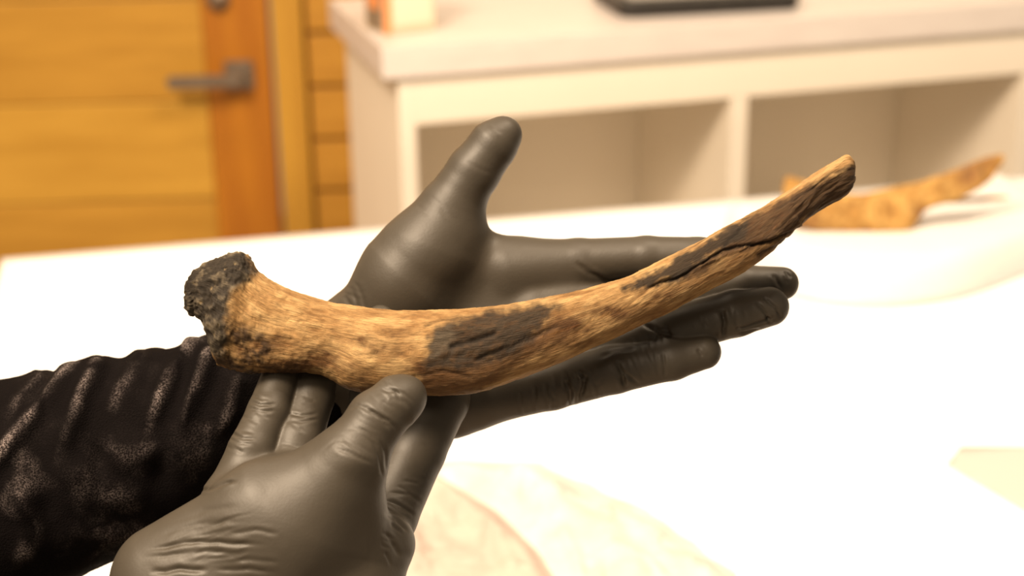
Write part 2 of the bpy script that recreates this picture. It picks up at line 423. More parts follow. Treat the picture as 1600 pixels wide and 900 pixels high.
# white cover: a sheet over the table with its near-right corner cut short of the edge
def sheet(name, poly, z0, thick, mat_, parent, amp=0.0, n=90, bevel=0.0006, seed=0.0):
    """thin sheet over a polygon in the table frame, with soft swells"""
    P = np.asarray(poly); lo, hi = P.min(0), P.max(0)
    bm = bmesh.new(); vs = [bm.verts.new((x, y, 0)) for x, y in poly]; bm.faces.new(vs)
    for i in range(1, n):
        for ax in (0, 1):
            if ax == 1 and i >= n * 0.6: continue
            c = [0, 0, 0]; nn = [0, 0, 0]; m_ = n if ax == 0 else int(n * 0.6)
            c[ax] = lo[ax] + (hi[ax] - lo[ax]) * i / m_; nn[ax] = 1
            bmesh.ops.bisect_plane(bm, geom=bm.verts[:] + bm.edges[:] + bm.faces[:], plane_co=c, plane_no=nn)
    co = np.array([v.co for v in bm.verts])
    w = fbm(np.c_[co[:, 0] * 9 + seed, co[:, 1] * 9, co[:, 0] * 0 + seed], 3) * amp
    for v, dz in zip(bm.verts, w): v.co.z = z0 + dz + amp
    ret = bmesh.ops.extrude_face_region(bm, geom=bm.faces[:])
    for v in ret['geom']:
        if isinstance(v, bmesh.types.BMVert): v.co.z += thick
    bmesh.ops.recalc_face_normals(bm, faces=bm.faces[:])
    me = bpy.data.meshes.new(name); bm.to_mesh(me); bm.free()
    return link(name, me, mat_, parent, smooth=True)
ca = tloc(onz(1478, 730, TABLE_Z)); cbb = tloc(onz(1600, 800, TABLE_Z)); cc = tloc(onz(1545, 733, TABLE_Z))
dirv = np.array(cbb) - np.array(ca); far = np.array(ca) + dirv * 6
kx = ca[0] + (-(TD) - ca[1]) * dirv[0] / dirv[1]
cover_poly = [(0.0, 0.0), (TL, 0.0), (TL, -TD), (0.0, -TD)]
cv = sheet('table_cover', cover_poly, -0.0025, 0.0018, M['white_cover'], None, 0.0008, 70)
cv.location = (e0_[0], e0_[1], TABLE_Z); cv.rotation_euler = (0, 0, tyw)
tag(cv, 'smooth white cover sheet spread over the table', 'table cover')
# second white sheet whose far edge shows as a faint line on the right
s0, s1 = tloc(onz(1090, 556, TABLE_Z)), tloc(onz(1600, 518, TABLE_Z))
u = np.array(s1) - np.array(s0); u /= np.linalg.norm(u); vv = np.array([u[1], -u[0]])
L2 = np.array(s0) + u * 0.62
dn = min(0.30, 0.3)
sp = [tuple(s0), tuple(L2), tuple(L2 + vv * 0.14), tuple(np.array(s0) + vv * 0.14)]
ws = sheet('paper_or_shade_sheet', sp, 0.0008, 0.0008, M['white_cover'], None, 0.0005, 40, seed=3.0)
ws.location = (e0_[0], e0_[1], TABLE_Z); ws.rotation_euler = (0, 0, tyw)
tag(ws, 'flat white sheet of paper lying on the table cover', 'paper')

cp = [tloc(onz(x, y, TABLE_Z)) for x, y in ((1478, 728), (1600, 800), (1800, 918), (1830, 730), (1600, 700), (1500, 700))]  # added cream sheet, stands in for the shade on the table here
cs = sheet('paper_or_shade_sheet', cp, 0.0006, 0.0004, M['corner_shade'], None, 0.0004, 24, seed=7.0)
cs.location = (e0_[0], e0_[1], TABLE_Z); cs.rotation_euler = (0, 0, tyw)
tag(cs, 'cream sheet standing in for shade at the near right of the white table', 'paper')

# --- white foam pad carrying the second bone
pc = onz(1440, 340, TABLE_Z)
def foam_pad():
    c = [onz(x, y, TABLE_Z + 0.001) for x, y in ((1225, 462), (1300, 478), (1400, 480), (1500, 466), (1600, 430), (1680, 395))]
    back = [p + TN * 0.175 for p in (c[5], c[4], c[3], c[2], c[1], c[0])]
    back = [np.array([p[0], p[1], p[2]]) for p in back]
    ring = smooth_curve(np.array(c + back + [c[0]])[:, :2], 97)[:-1]
    ctr = ring.mean(0); H = 0.046
    prof = [(1.0, 0.0015), (1.004, .010), (1.0, .020), (.985, .031), (.955, .040), (.91, .0445), (.84, .046), (.6, .0455), (.3, .0453)]
    V = []
    for s, z_ in prof:
        for p in ring: V.append((*(ctr + (p - ctr) * s), z_))
    n = len(ring); Fc = grid_faces(len(prof), n)
    V = np.array(V); o = np.array([ctr[0], ctr[1], 0])
    V = V - o
    V[:, 2] += 0.0012 * fbm(V * 30, 2)
    V[:, 2] = np.maximum(V[:, 2], 0.0005)
    me = bpy.data.meshes.new('foam_pad'); fs = [tuple(f) for f in Fc] + [tuple(range(n))[::-1], tuple(range((len(prof) - 1) * n, len(prof) * n))]
    me.from_pydata([tuple(v) for v in V], [], fs); me.update()
    ob = link('foam_pad', me, M['foam'], None, True); ob.location = (ctr[0], ctr[1], TABLE_Z + 0.0005)
    return ob
pad = foam_pad(); tag(pad, 'thick rounded white foam pad under the brown bone fragments', 'foam pad')

# --- crumpled tissue at the near edge of the table, hand shadow painted as beige
def tissue(name, outline, ridges, mat_, zoff, seed):
    nx, ny = 260, 130
    c0, c1 = onz(470, 905, TABLE_Z), onz(1135, 905, TABLE_Z)
    X, Y = np.meshgrid(np.linspace(-0.07, 0.275, nx), np.linspace(-0.06, 0.165, ny), indexing='ij')
    base = onz(560, 900, TABLE_Z)
    W = np.c_[base[0] + X.ravel(), base[1] + Y.ravel(), np.zeros(X.size)]
    px, py, _ = topix(np.c_[W[:, :2], np.full(len(W), TABLE_Z)])
    p3 = np.c_[W[:, 0] * 28 + seed, W[:, 1] * 28, W[:, 0] * 0]
    wx = fbm(p3, 3) * 0.5; wy = fbm(p3 + 31, 3) * 0.5
    cr = 1 - np.abs(fbm(np.c_[W[:, 0] * 26 + wx, W[:, 1] * 26 + wy, W[:, 0] * 0 + 5], 4)) * 2.2
    z_ = 0.004 + 0.004 * np.clip(cr, 0, 1) ** 2 + 0.006 * fbm(p3 * .5 + 9, 3)
    for pts, w_, hgt in ridges:
        d, fr = seg_dist(px, py, pts); z_ = z_ + hgt * np.exp(-(d / w_) ** 2)
    edge = poly_sd(px, py, outline)
    z_ = z_ * sstep(18, -30, edge)
    keep = edge < 16 + 8 * fbm(p3 * 1.5, 2)
    V = np.c_[W[:, 0] - base[0], W[:, 1] - base[1], np.maximum(z_, 0) + 0.0012 + zoff]
    Fc = grid_faces(nx, ny, closed=False); Fc = Fc[keep[Fc].all(1)]
    used = np.unique(Fc); mp = -np.ones(len(V), int); mp[used] = np.arange(len(used))
    ob = from_arrays(name, V[used], mp[Fc], mat_)
    sm = ob.modifiers.new('s', 'SOLIDIFY'); sm.thickness = 0.0004; sm.offset = 1
    ob.location = (base[0], base[1], TABLE_Z)
    return ob
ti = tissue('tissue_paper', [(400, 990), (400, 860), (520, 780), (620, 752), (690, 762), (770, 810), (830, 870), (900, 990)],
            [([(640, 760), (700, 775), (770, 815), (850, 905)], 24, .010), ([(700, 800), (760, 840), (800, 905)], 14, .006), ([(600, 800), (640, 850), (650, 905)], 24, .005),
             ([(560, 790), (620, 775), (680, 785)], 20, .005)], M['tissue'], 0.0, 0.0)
tag(ti, 'crumpled tissue paper coloured beige for the shadow beside the lower hand', 'tissue paper')
tj = tissue('tissue_paper', [(925, 990), (855, 868), (795, 806), (715, 756), (640, 748), (640, 735), (720, 725), (840, 742), (980, 800), (1135, 905), (1160, 990)],
            [([(820, 770), (880, 810), (950, 860), (990, 905)], 28, .009), ([(720, 740), (800, 760), (860, 800)], 20, .005), ([(960, 810), (1040, 855), (1100, 900)], 20, .005),
             ([(880, 850), (900, 880), (905, 905)], 12, .004)], M['white_tissue'], 0.0, 21.0)
tag(tj, 'crumpled whiter tissue paper on the table, right of the beige tissue', 'tissue paper')

# ================================================================== BONES
def set_attr(ob, colors, uvs=None):
    me = ob.data
    a = me.color_attributes.new('stain', 'FLOAT_COLOR', 'POINT')
    a.data.foreach_set('color', np.c_[colors, np.ones(len(colors))].astype(np.float32).ravel())
    if uvs is not None:
        l = me.uv_layers.new(name='grain'); idx = np.empty(len(me.loops), np.int32); me.loops.foreach_get('vertex_index', idx)
        l.data.foreach_set('uv', uvs[idx].astype(np.float32).ravel())

def sweep(top, bot, zc, depth, nu, nv, n_exp=2.2, cap=6):
    """tube whose silhouette runs through the paired outline points; depth: half-depth / half-height"""
    st = np.c_[np.asarray(top, float), np.asarray(bot, float), np.asarray(zc, float), np.asarray(depth, float)]
    S = smooth_curve_multi(st, nu)
    T, B, Z, D = S[:, 0:2], S[:, 2:4], S[:, 4], S[:, 5]
    th = np.linspace(0, 2 * np.pi, nv, endpoint=False)
    co, si = np.cos(th), np.sin(th)
    cx = np.sign(co) * np.abs(co) ** (2 / n_exp); sx = np.sign(si) * np.abs(si) ** (2 / n_exp)
    Cc = (T + B) / 2; Hh = (T - B) / 2
    u = np.linspace(0, 1, nu); m = np.ones(nu)
    for i in range(cap):
        f = math.sqrt(1 - (1 - (i + 0.15) / cap) ** 2); m[i] *= f; m[-1 - i] *= f
    rad = np.linalg.norm(Hh, axis=1) * Z / FPX * D
    px = Cc[:, None, 0] + Hh[:, None, 0] * cx[None] * m[:, None]
    py = Cc[:, None, 1] + Hh[:, None, 1] * cx[None] * m[:, None]
    zz = Z[:, None] - rad[:, None] * sx[None] * m[:, None]
    Cm = np.stack([(px - 800) / FPX * Z[:, None], (450 - py) / FPX * Z[:, None], zz], -1)
    # keep the silhouette where the outline is: project from the axis depth
    U, Vv = np.meshgrid(u, th, indexing='ij')
    return Cm.reshape(-1, 3), U.ravel(), Vv.ravel()
def smooth_curve_multi(st, n):
    c = (st[:, 0:2] + st[:, 2:4]) / 2
    L = np.concatenate([[0], np.cumsum(np.linalg.norm(np.diff(c, axis=0), axis=1) + 2)])
    m = np.empty_like(st); m[1:-1] = (st[2:] - st[:-2]) / (L[2:] - L[:-2])[:, None]
    m[0] = (st[1] - st[0]) / (L[1] - L[0]); m[-1] = (st[-1] - st[-2]) / (L[-1] - L[-2])
    t = np.linspace(0, L[-1], n); i = np.clip(np.searchsorted(L, t, 'right') - 1, 0, len(st) - 2)
    h = (L[i + 1] - L[i])[:, None]; u = (t - L[i])[:, None] / h
    return (2*u**3-3*u**2+1)*st[i] + (u**3-2*u**2+u)*h*m[i] + (-2*u**3+3*u**2)*st[i+1] + (u**3-u**2)*h*m[i+1]
def close_caps(nu, nv):
    a = np.arange(nv); b = (nu - 1) * nv + np.arange(nv)
    return a, b
def lerp(a, b, t): return a + (np.asarray(b) - a) * t[:, None]

ZB = 0.640
def burnt_bone():
    st = [  # top x, y, bottom x, y, depth, half-depth ratio
        (288, 447, 289, 476, .634, .90), (296, 428, 299, 491, .634, .80), (312, 418, 308, 493, .635, .75), (332, 408, 322, 512, .636, .72),
        (352, 400, 331, 545, .637, .68), (372, 397, 340, 566, .638, .66), (386, 401, 356, 575, .639, .66), (398, 418, 375, 580, .640, .66),
        (416, 434, 400, 582, .640, .68), (442, 448, 430, 582, .640, .70), (480, 463, 462, 581, .640, .74), (520, 474, 492, 583, .640, .76),
        (560, 480, 518, 592, .640, .78), (600, 484, 545, 607, .640, .78), (640, 486, 585, 614, .640, .78), (690, 484, 640, 615, .640, .78),
        (740, 480, 692, 617, .641, .76), (800, 474, 748, 613, .642, .74), (860, 463, 806, 594, .644, .72), (920, 449, 866, 571, .646, .72),
        (980, 432, 926, 544, .648, .72), (1040, 405, 988, 514, .650, .74), (1090, 380, 1046, 487, .651, .76), (1140, 353, 1100, 457, .652, .78),
        (1190, 325, 1150, 432, .653, .80), (1232, 297, 1192, 405, .654, .82), (1264, 276, 1228, 374, .655, .82), (1290, 259, 1262, 342, .656, .82),
        (1310, 249, 1292, 322, .657, .8), (1324, 243, 1318, 308, .658, .78), (1333, 254, 1334, 292, .658, .78)]
    st = np.array(st, float); nu, nv = 820, 190
    Pc, U, Vv = sweep(st[:, 0:2], st[:, 2:4], st[:, 4], st[:, 5], nu, nv, 2.25, 3)
    Fc = grid_faces(nu, nv)
    W = toworld(Pc); N = vert_normals(W, Fc)
    ctr = W.reshape(nu, nv, 3).mean(1, keepdims=True).repeat(nv, 1).reshape(-1, 3)
    if np.mean(np.sum(N * (W - ctr), 1)) < 0: N = -N; Fc = Fc[:, ::-1]
    px, py, _ = topix(W); mm = 0.001
    front = N @ (-CF)
    # lengthwise coordinate in mm for the grain
    s = U * 300.0; ang = Vv
    g3 = np.c_[s * .10, np.cos(ang) * 4.5, np.sin(ang) * 4.5]
    s0_ = U * 300.0
    wob = lambda k, sc: fbm(np.c_[px * sc, py * sc, np.sign(front) + k], 3)
    # ---------- masks of burn and stain; headlow and patch also hold painted lower-side shade
    n1 = wob(1, .03) * 9 + wob(2, .12) * 5 + 6 * fbm(np.c_[s0_ * .25, np.cos(Vv) * 9, np.sin(Vv) * 9], 4)
    soft = lambda poly, w: sstep(w, -w, poly_sd(px, py, poly) + n1)
    head = soft([(270, 380), (386, 380), (402, 424), (382, 446), (366, 462), (357, 480), (352, 500), (360, 522), (345, 555), (320, 560), (270, 520)], 10)
    headlow = soft([(325, 505), (372, 505), (410, 520), (430, 545), (420, 570), (470, 578), (440, 600), (330, 600)], 16)
    mid = soft([(664, 535), (676, 512), (700, 500), (742, 490), (800, 480), (868, 470), (880, 478), (862, 500), (842, 522), (810, 552), (770, 572), (716, 580), (670, 572)], 9)
    midg = soft([(664, 540), (676, 515), (705, 505), (715, 525), (700, 545), (680, 556)], 9)
    red = soft([(655, 575), (690, 566), (760, 556), (800, 530), (870, 490), (915, 500), (880, 540), (815, 566), (780, 596), (740, 615), (690, 622), (650, 622)], 12)
    upb = soft([(978, 452), (990, 436), (1050, 408), (1100, 380), (1150, 352), (1168, 350), (1160, 372), (1120, 394), (1060, 432), (1012, 454)], 6)
    upr = soft([(1150, 358), (1200, 326), (1262, 296), (1336, 258), (1342, 292), (1300, 318), (1262, 340), (1200, 376), (1130, 402), (1090, 430), (1060, 432), (1110, 395)], 7)
    upm = soft([(1030, 445), (1120, 400), (1200, 378), (1240, 362), (1170, 408), (1110, 436), (1060, 455)], 10)
    low = soft([(505, 596), (560, 590), (610, 596), (640, 600), (640, 640), (520, 640)], 10)
    patch = np.zeros_like(px)
    for (cx, cy, rx, ry, a) in ((432, 528, 14, 7, .8), (505, 560, 30, 18, .7), (560, 532, 40, 10, .45), (470, 570, 60, 9, .7), (400, 545, 40, 22, .6),
                                (600, 545, 36, 12, .5), (880, 512, 55, 13, .75), (965, 488, 55, 12, .65), (905, 535, 40, 9, .5), (1040, 462, 40, 10, .55), (620, 520, 30, 10, .35), (430, 575, 60, 10, .7),
                                (380, 515, 22, 10, .5), (545, 575, 36, 12, .55), (640, 575, 26, 16, .5)):
        patch = np.maximum(patch, a * np.exp(-(((px - cx) / rx) ** 2 + ((py - cy) / ry) ** 2) - n1 * .12))
    # ---------- relief
    grain = fbm(g3, 5)
    grain2 = fbm(np.c_[s * .35, np.cos(ang) * 14, np.sin(ang) * 14], 4)
    lump = fbm(np.c_[s * .05, np.cos(ang) * 1.2, np.sin(ang) * 1.2], 2)
    charred = np.clip(head + mid + upb + upr, 0, 1)
    P3 = Pc * 1000
    rough3 = fbm(P3 * .22, 4); pore = fbm(P3 * .55 + 11, 3)
    hd_ = np.clip(head + .55 * headlow, 0, 1)
    rim = np.clip(sstep(380, 300, px), 0, 1)
    disp = 0.34 * grain + 0.22 * grain2 + .16 * fbm(np.c_[s * .3, np.cos(ang) * 26, np.sin(ang) * 26], 3) + 0.5 * lump
    disp += hd_ * (1.9 * rough3 + .5 * fbm(P3 * .9 + 4, 2) - 1.0 * np.clip(pore - .25, 0, 1) * 2 + 0.4 * pore)
    disp += 0.5 * sstep(.25, .8, mid) * (fbm(np.c_[s * .2, np.cos(ang) * 9, np.sin(ang) * 9], 4))
    disp += 0.5 * upr * fbm(np.c_[s * .16, np.cos(ang) * 7, np.sin(ang) * 7], 4)
    disp += (1 - charred) * 0.6 * sstep(660, 420, px) * fbm(P3 * .3, 4)
    # hollow along the neck and swellings read from the photograph
    for (cx, cy, rx, ry, a) in ((395, 470, 30, 40, .8), (365, 425, 20, 20, 1.0), (340, 445, 16, 16, -1.6), (318, 445, 14, 22, 1.0), (505, 555, 40, 22, -1.4), (430, 560, 45, 16, 1.0),
                                (590, 560, 60, 25, .9), (715, 530, 40, 14, -.6), (750, 560, 50, 14, -.7)):
        disp += a * np.exp(-((px - cx) / rx) ** 2 - ((py - cy) / ry) ** 2) * (front > 0)
    crackm = np.zeros_like(px)
    for pts, w, a in (([(1004, 454), (1060, 432), (1096, 412), (1134, 390), (1165, 384), (1205, 377), (1258, 350)], 2.4, 1.35),
                      ([(1130, 386), (1150, 366), (1160, 352)], 3, .7), ([(1180, 400), (1215, 382), (1250, 362)], 3, .9),
                      ([(1205, 330), (1250, 305), (1300, 272), (1328, 262)], 3, .5), ([(700, 545), (745, 530), (780, 520)], 4, .9), ([(735, 568), (790, 545), (830, 530), (880, 508)], 3.5, .6),
                      ([(660, 510), (690, 500), (720, 497)], 3, .4), ([(1060, 400), (1110, 372)], 3, .3), ([(640, 590), (690, 580), (740, 590)], 3, .4)):
        d, fr = seg_dist(px + n1 * .25, py + n1 * .25, pts)
        k_ = np.exp(-(d / w) ** 2) * sstep(0, .08, fr) * sstep(1, .92, fr) * (front > -.1)
        disp -= a * k_; crackm = np.maximum(crackm, k_ * min(1, a))
    # planed step: the face above the long crack stands proud of the strip below it
    d, fr = seg_dist(px, py, [(1004, 454), (1060, 432), (1134, 390), (1205, 377), (1258, 350)])
    disp += .5 * np.exp(-(np.maximum(d - 4, 0) / 26) ** 2) * ((fr > .02) & (fr < .98)) * (py < 454 - (px - 1004) * .41)
    # arris along the upper right edge
    d, fr = seg_dist(px, py, [(960, 452), (1050, 412), (1160, 352), (1260, 292), (1332, 256)])
    disp += .55 * np.exp(-(d / 7) ** 2) * sstep(0, .3, fr) * (front > 0)
    # small foramina
    for (cx, cy) in ((448, 467), (473, 492), (450, 500), (468, 503), (580, 560), (455, 530)):
        disp -= .6 * np.exp(-((px - cx) / 3.4) ** 2 - ((py - cy) / 2.0) ** 2) * (front > 0)
    W = W + N * (disp * mm)[:, None]
    # ---------- colour
    tan = np.array([.31, .180, .070]); pale = np.array([.44, .283, .122]); brown = np.array([.15, .068, .019])
    black = np.array([.021, .0145, .009]); grey = np.array([.085, .066, .044]); umber = np.array([.050, .027, .012]); rust = np.array([.070, .029, .009])
    c = lerp(np.tile(tan, (len(px), 1)), pale, sstep(-.15, .45, grain + .3 * wob(3, .05)))
    c = lerp(c, brown, sstep(.05, .55, -grain - .35 * grain2 + .25 * wob(4, .03)) * .65)
    c = lerp(c, brown * .62, np.clip(patch * 1.15, 0, 1))
    c = lerp(c, brown * .6, np.clip(low, 0, 1) * .7)
    c = lerp(c, rust, np.clip(red, 0, 1) * (.80 + .2 * grain))
    c = lerp(c, umber * .8, np.clip(headlow, 0, 1) * sstep(-.45, .35, rough3 + .6 * pore))
    c = lerp(c, umber, np.clip(upm, 0, 1) * .75 * sstep(-.5, .4, grain))
    c = lerp(c, umber * 1.15, np.clip(upr, 0, 1) * .96)
    c = lerp(c, rust * .9, np.clip(upr, 0, 1) * sstep(.1, .5, grain2) * .6)
    c = lerp(c, black * 1.25, np.clip(upb, 0, 1) * .97)
    mcol = lerp(np.tile(black * 1.35, (len(px), 1)), umber, sstep(-.1, .5, grain2 + .3 * grain))
    c = c + (mcol - c) * np.clip(mid * .97, 0, 1)[:, None]
    c = lerp(c, grey, np.clip(midg, 0, 1) * .75)
    hcol = lerp(np.tile(np.array([.024, .018, .012]), (len(px), 1)), np.array([.125, .10, .066]), sstep(-.1, .55, rough3 + .5 * pore))
    hcol = lerp(hcol, np.array([.24, .17, .085]), sstep(.38, .7, pore + .3 * rough3) * .8)
    c = c + (hcol - c) * np.clip(head, 0, 1)[:, None]
    c = lerp(c, black * .6, np.clip(crackm, 0, 1) * .9)
    o = ctr.mean(0)
    V = np.vstack([W - o, (W[:nv].mean(0) - o)[None], (W[-nv:].mean(0) - o)[None]])
    a = np.arange(nv); b = (np.arange(nv) + 1) % nv; n0 = len(W)
    # caps as quads with a doubled centre are avoided: use tiny triangles through from_pydata-free path
    flip = Fc[0][1] != 1
    c0 = np.c_[a, np.full(nv, n0), b]; c1 = np.c_[(nu - 1) * nv + b, np.full(nv, n0 + 1), (nu - 1) * nv + a]
    if flip: c0, c1 = c0[:, ::-1], c1[:, ::-1]
    me = bpy.data.meshes.new('bone')
    me.from_pydata(V.tolist(), [], Fc.tolist() + c0.tolist() + c1.tolist()); me.update()
    ob = link('bone', me, M['bone'], None, True); ob.location = o
    cc_ = np.vstack([c, c[0:1], c[-1:]])
    uv = np.vstack([np.c_[s * .22 + .4 * np.sin(ang), ang * 24.0], [[0, 0], [0, 0]]])
    # mirror the angle so the grain has no seam on the visible side
    uv[:-2, 1] = np.abs(((ang - np.pi * 1.5) % (2 * np.pi)) - np.pi) * 24.0
    set_attr(ob, cc_, uv)
    return ob
bone = burnt_bone()
tag(bone, 'long curved brown bone with charred black patches, held in both gloved hands', 'bone')

def plain_bone(name, st, nu, nv, thick, seed, dark, lean=None):
    st = np.array(st, float)
    Pc, U, Vv = sweep(st[:, 0:2], st[:, 2:4], st[:, 4], st[:, 5], nu, nv, 2.4, 5)
    Fc = grid_faces(nu, nv); W = toworld(Pc); N = vert_normals(W, Fc)
    ctr = W.reshape(nu, nv, 3).mean(1, keepdims=True).repeat(nv, 1).reshape(-1, 3)
    if np.mean(np.sum(N * (W - ctr), 1)) < 0: N = -N; Fc = Fc[:, ::-1]
    P3 = Pc * 1000
    r = fbm(P3 * .12 + seed, 4); g = fbm(np.c_[U * 22 + seed, np.cos(Vv) * 3, np.sin(Vv) * 3], 4)
    W = W + N * ((.9 * r + .5 * g) * thick)[:, None]
    px, py, _ = topix(W)
    c = lerp(np.tile(np.array([.36, .19, .050]), (len(W), 1)), np.array([.48, .28, .085]), sstep(-.3, .4, g + r))
    c = lerp(c, np.array([.20, .09, .025]), sstep(.1, .6, -r) * .6)
    for (cx, cy, rad, a) in dark:
        c = lerp(c, np.array([.16, .07, .03]), a * np.exp(-((px - cx) ** 2 + (py - cy) ** 2) / rad ** 2))
    o = W.mean(0); o[2] = W[:, 2].min()
    V = np.vstack([W - o, (W[:nv].mean(0) - o)[None], (W[-nv:].mean(0) - o)[None]]); n0 = len(W)
    a = np.arange(nv); b = (a + 1) % nv
    c0 = np.c_[a, np.full(nv, n0), b]; c1 = np.c_[(nu - 1) * nv + b, np.full(nv, n0 + 1), (nu - 1) * nv + a]
    if Fc[0][1] != 1: c0, c1 = c0[:, ::-1], c1[:, ::-1]
    me = bpy.data.meshes.new(name); me.from_pydata(V.tolist(), [], Fc.tolist() + c0.tolist() + c1.tolist()); me.update()
    ob = link(name, me, M['old_bone'], None, True); ob.location = o
    set_attr(ob, np.vstack([c, c[:1], c[-1:]]), np.vstack([np.c_[U * 30, np.sin(Vv) * 5], [[0, 0], [0, 0]]]))
    return ob
zq = 1.60
frag = plain_bone('bone_fragment', [
    (1222, 282, 1224, 322, zq, .5), (1232, 276, 1236, 345, zq, .35), (1256, 282, 1262, 358, zq, .3), (1300, 300, 1305, 361, zq, .3),
    (1345, 302, 1350, 364, zq, .3), (1390, 294, 1394, 366, zq, .28), (1420, 287, 1426, 356, zq, .28), (1440, 283, 1446, 330, zq, .36),
    (1470, 273, 1478, 318, zq, .36), (1505, 260, 1515, 303, zq, .36), (1535, 248, 1545, 284, zq, .38), (1556, 242, 1560, 264, zq, .45), (1567, 240, 1569, 252, zq, .5)],
    220, 64, .0012, 3.0, [(1515, 270, 22, .8), (1437, 332, 10, .9), (1260, 355, 26, .6), (1540, 250, 14, .4)])
tag(frag, 'long golden brown bone fragment with a pointed end on the foam pad', 'bone')
sliver = plain_bone('bone_sliver', [
    (1470, 312, 1471, 319, 1.63, .8), (1486, 309, 1488, 318, 1.63, .9), (1520, 308, 1522, 316, 1.63, .9), (1552, 306, 1554, 313, 1.63, .9), (1576, 307, 1577, 310, 1.63, .9)],
    60, 24, .0005, 8.0, [(1530, 312, 20, .5)])
tag(sliver, 'thin brown bone sliver behind the larger fragment on the foam pad', 'bone')

# ================================================================== THE PERSON
person_o = at(200, 760, .66); 
person = empty('person', tuple(person_o))
tag(person, 'person in black gloves and black velvet sleeve holding out a bone', 'person')

def surface_nets(D, org, h):
    S = D < 0; nx, ny, nz = D.shape
    cnt = np.zeros((nx - 1, ny - 1, nz - 1), np.uint8)
    for a in (0, 1):
        for b in (0, 1):
            for c in (0, 1): cnt += S[a:nx - 1 + a, b:ny - 1 + b, c:nz - 1 + c]
    act = (cnt > 0) & (cnt < 8); I = np.argwhere(act)
    idm = -np.ones(act.shape, np.int32); idm[act] = np.arange(len(I))
    cs = [(a, b, c) for a in (0, 1) for b in (0, 1) for c in (0, 1)]
    val = np.stack([D[I[:, 0] + a, I[:, 1] + b, I[:, 2] + c] for a, b, c in cs], 1)
    acc = np.zeros((len(I), 3)); n = np.zeros(len(I))
    for p in range(8):
        for q in range(p + 1, 8):
            if sum(abs(x - y) for x, y in zip(cs[p], cs[q])) != 1: continue
            m = (val[:, p] < 0) != (val[:, q] < 0)
            t = np.where(m, val[:, p] / (val[:, p] - val[:, q] + 1e-20), 0)
            pt = np.array(cs[p])[None] + t[:, None] * (np.array(cs[q]) - np.array(cs[p]))[None]
            acc += np.where(m[:, None], pt, 0); n += m
    V = org + (I + acc / n[:, None]) * h
    quads = []
    for ax in range(3):
        sl0 = [slice(1, -1)] * 3; sl1 = [slice(1, -1)] * 3; sl0[ax] = slice(0, -1); sl1[ax] = slice(1, None)
        a, b = S[tuple(sl0)], S[tuple(sl1)]
        E = np.argwhere(a != b); inside = a[a != b]
        off = np.ones(3, int); off[ax] = 0; E = E + off
        o1, o2 = [x for x in range(3) if x != ax]
        if ax == 1: o1, o2 = o2, o1
        d1 = np.zeros(3, int); d1[o1] = 1; d2 = np.zeros(3, int); d2[o2] = 1
        q = np.stack([idm[tuple((E - d1 - d2).T)], idm[tuple((E - d2).T)], idm[tuple(E.T)], idm[tuple((E - d1).T)]], 1)
        q[~inside] = q[~inside][:, ::-1]; quads.append(q)
    return V, np.vstack(quads)

class Field:
    """signed distance grid in the hand frame (mm): tapered limbs blended into a palm"""
    def __init__(s, lo, hi, h):
        s.h = h; s.lo = np.array(lo, float); s.n = np.ceil((np.array(hi) - lo) / h).astype(int) + 1
    def new(s): return np.full(s.n, 30.0, np.float32)
    def cone(s, D, p, q, r1, r2, k, flat=None):
        pad = k + 3
        lo = np.minimum(p - r1, q - r2) - pad; hi = np.maximum(p + r1, q + r2) + pad
        i0 = np.clip(np.floor((lo - s.lo) / s.h).astype(int), 0, s.n); i1 = np.clip(np.ceil((hi - s.lo) / s.h).astype(int) + 1, 0, s.n)
        if (i1 <= i0).any(): return
        g = [(s.lo[a] + s.h * np.arange(i0[a], i1[a])).astype(np.float32) for a in range(3)]
        X, Y, Z = g[0][:, None, None], g[1][None, :, None], g[2][None, None, :]
        ab = q - p; l2 = float(ab @ ab) + 1e-9
        t = np.clip(((X - p[0]) * ab[0] + (Y - p[1]) * ab[1] + (Z - p[2]) * ab[2]) / l2, 0, 1)
        f = 1.0 if flat is None else flat
        d = np.sqrt((X - p[0] - t * ab[0]) ** 2 + (Y - p[1] - t * ab[1]) ** 2 + ((Z - p[2] - t * ab[2]) / f) ** 2) - (r1 + t * (r2 - r1))
        if f < 1: d = d * (0.5 + 0.5 * f)
        sl = tuple(slice(i0[a], i1[a]) for a in range(3)); D[sl] = smin(D[sl], d, k)
def smin(a, b, k):
    if k <= 0: return np.minimum(a, b)
    h = np.maximum(k - np.abs(a - b), 0) / k
    return np.minimum(a, b) - h * h * k * 0.25
def cam_mm(px, py, z):
    return np.array([(px - 800) / FPX * z, (450 - py) / FPX * z, z]) * 1000

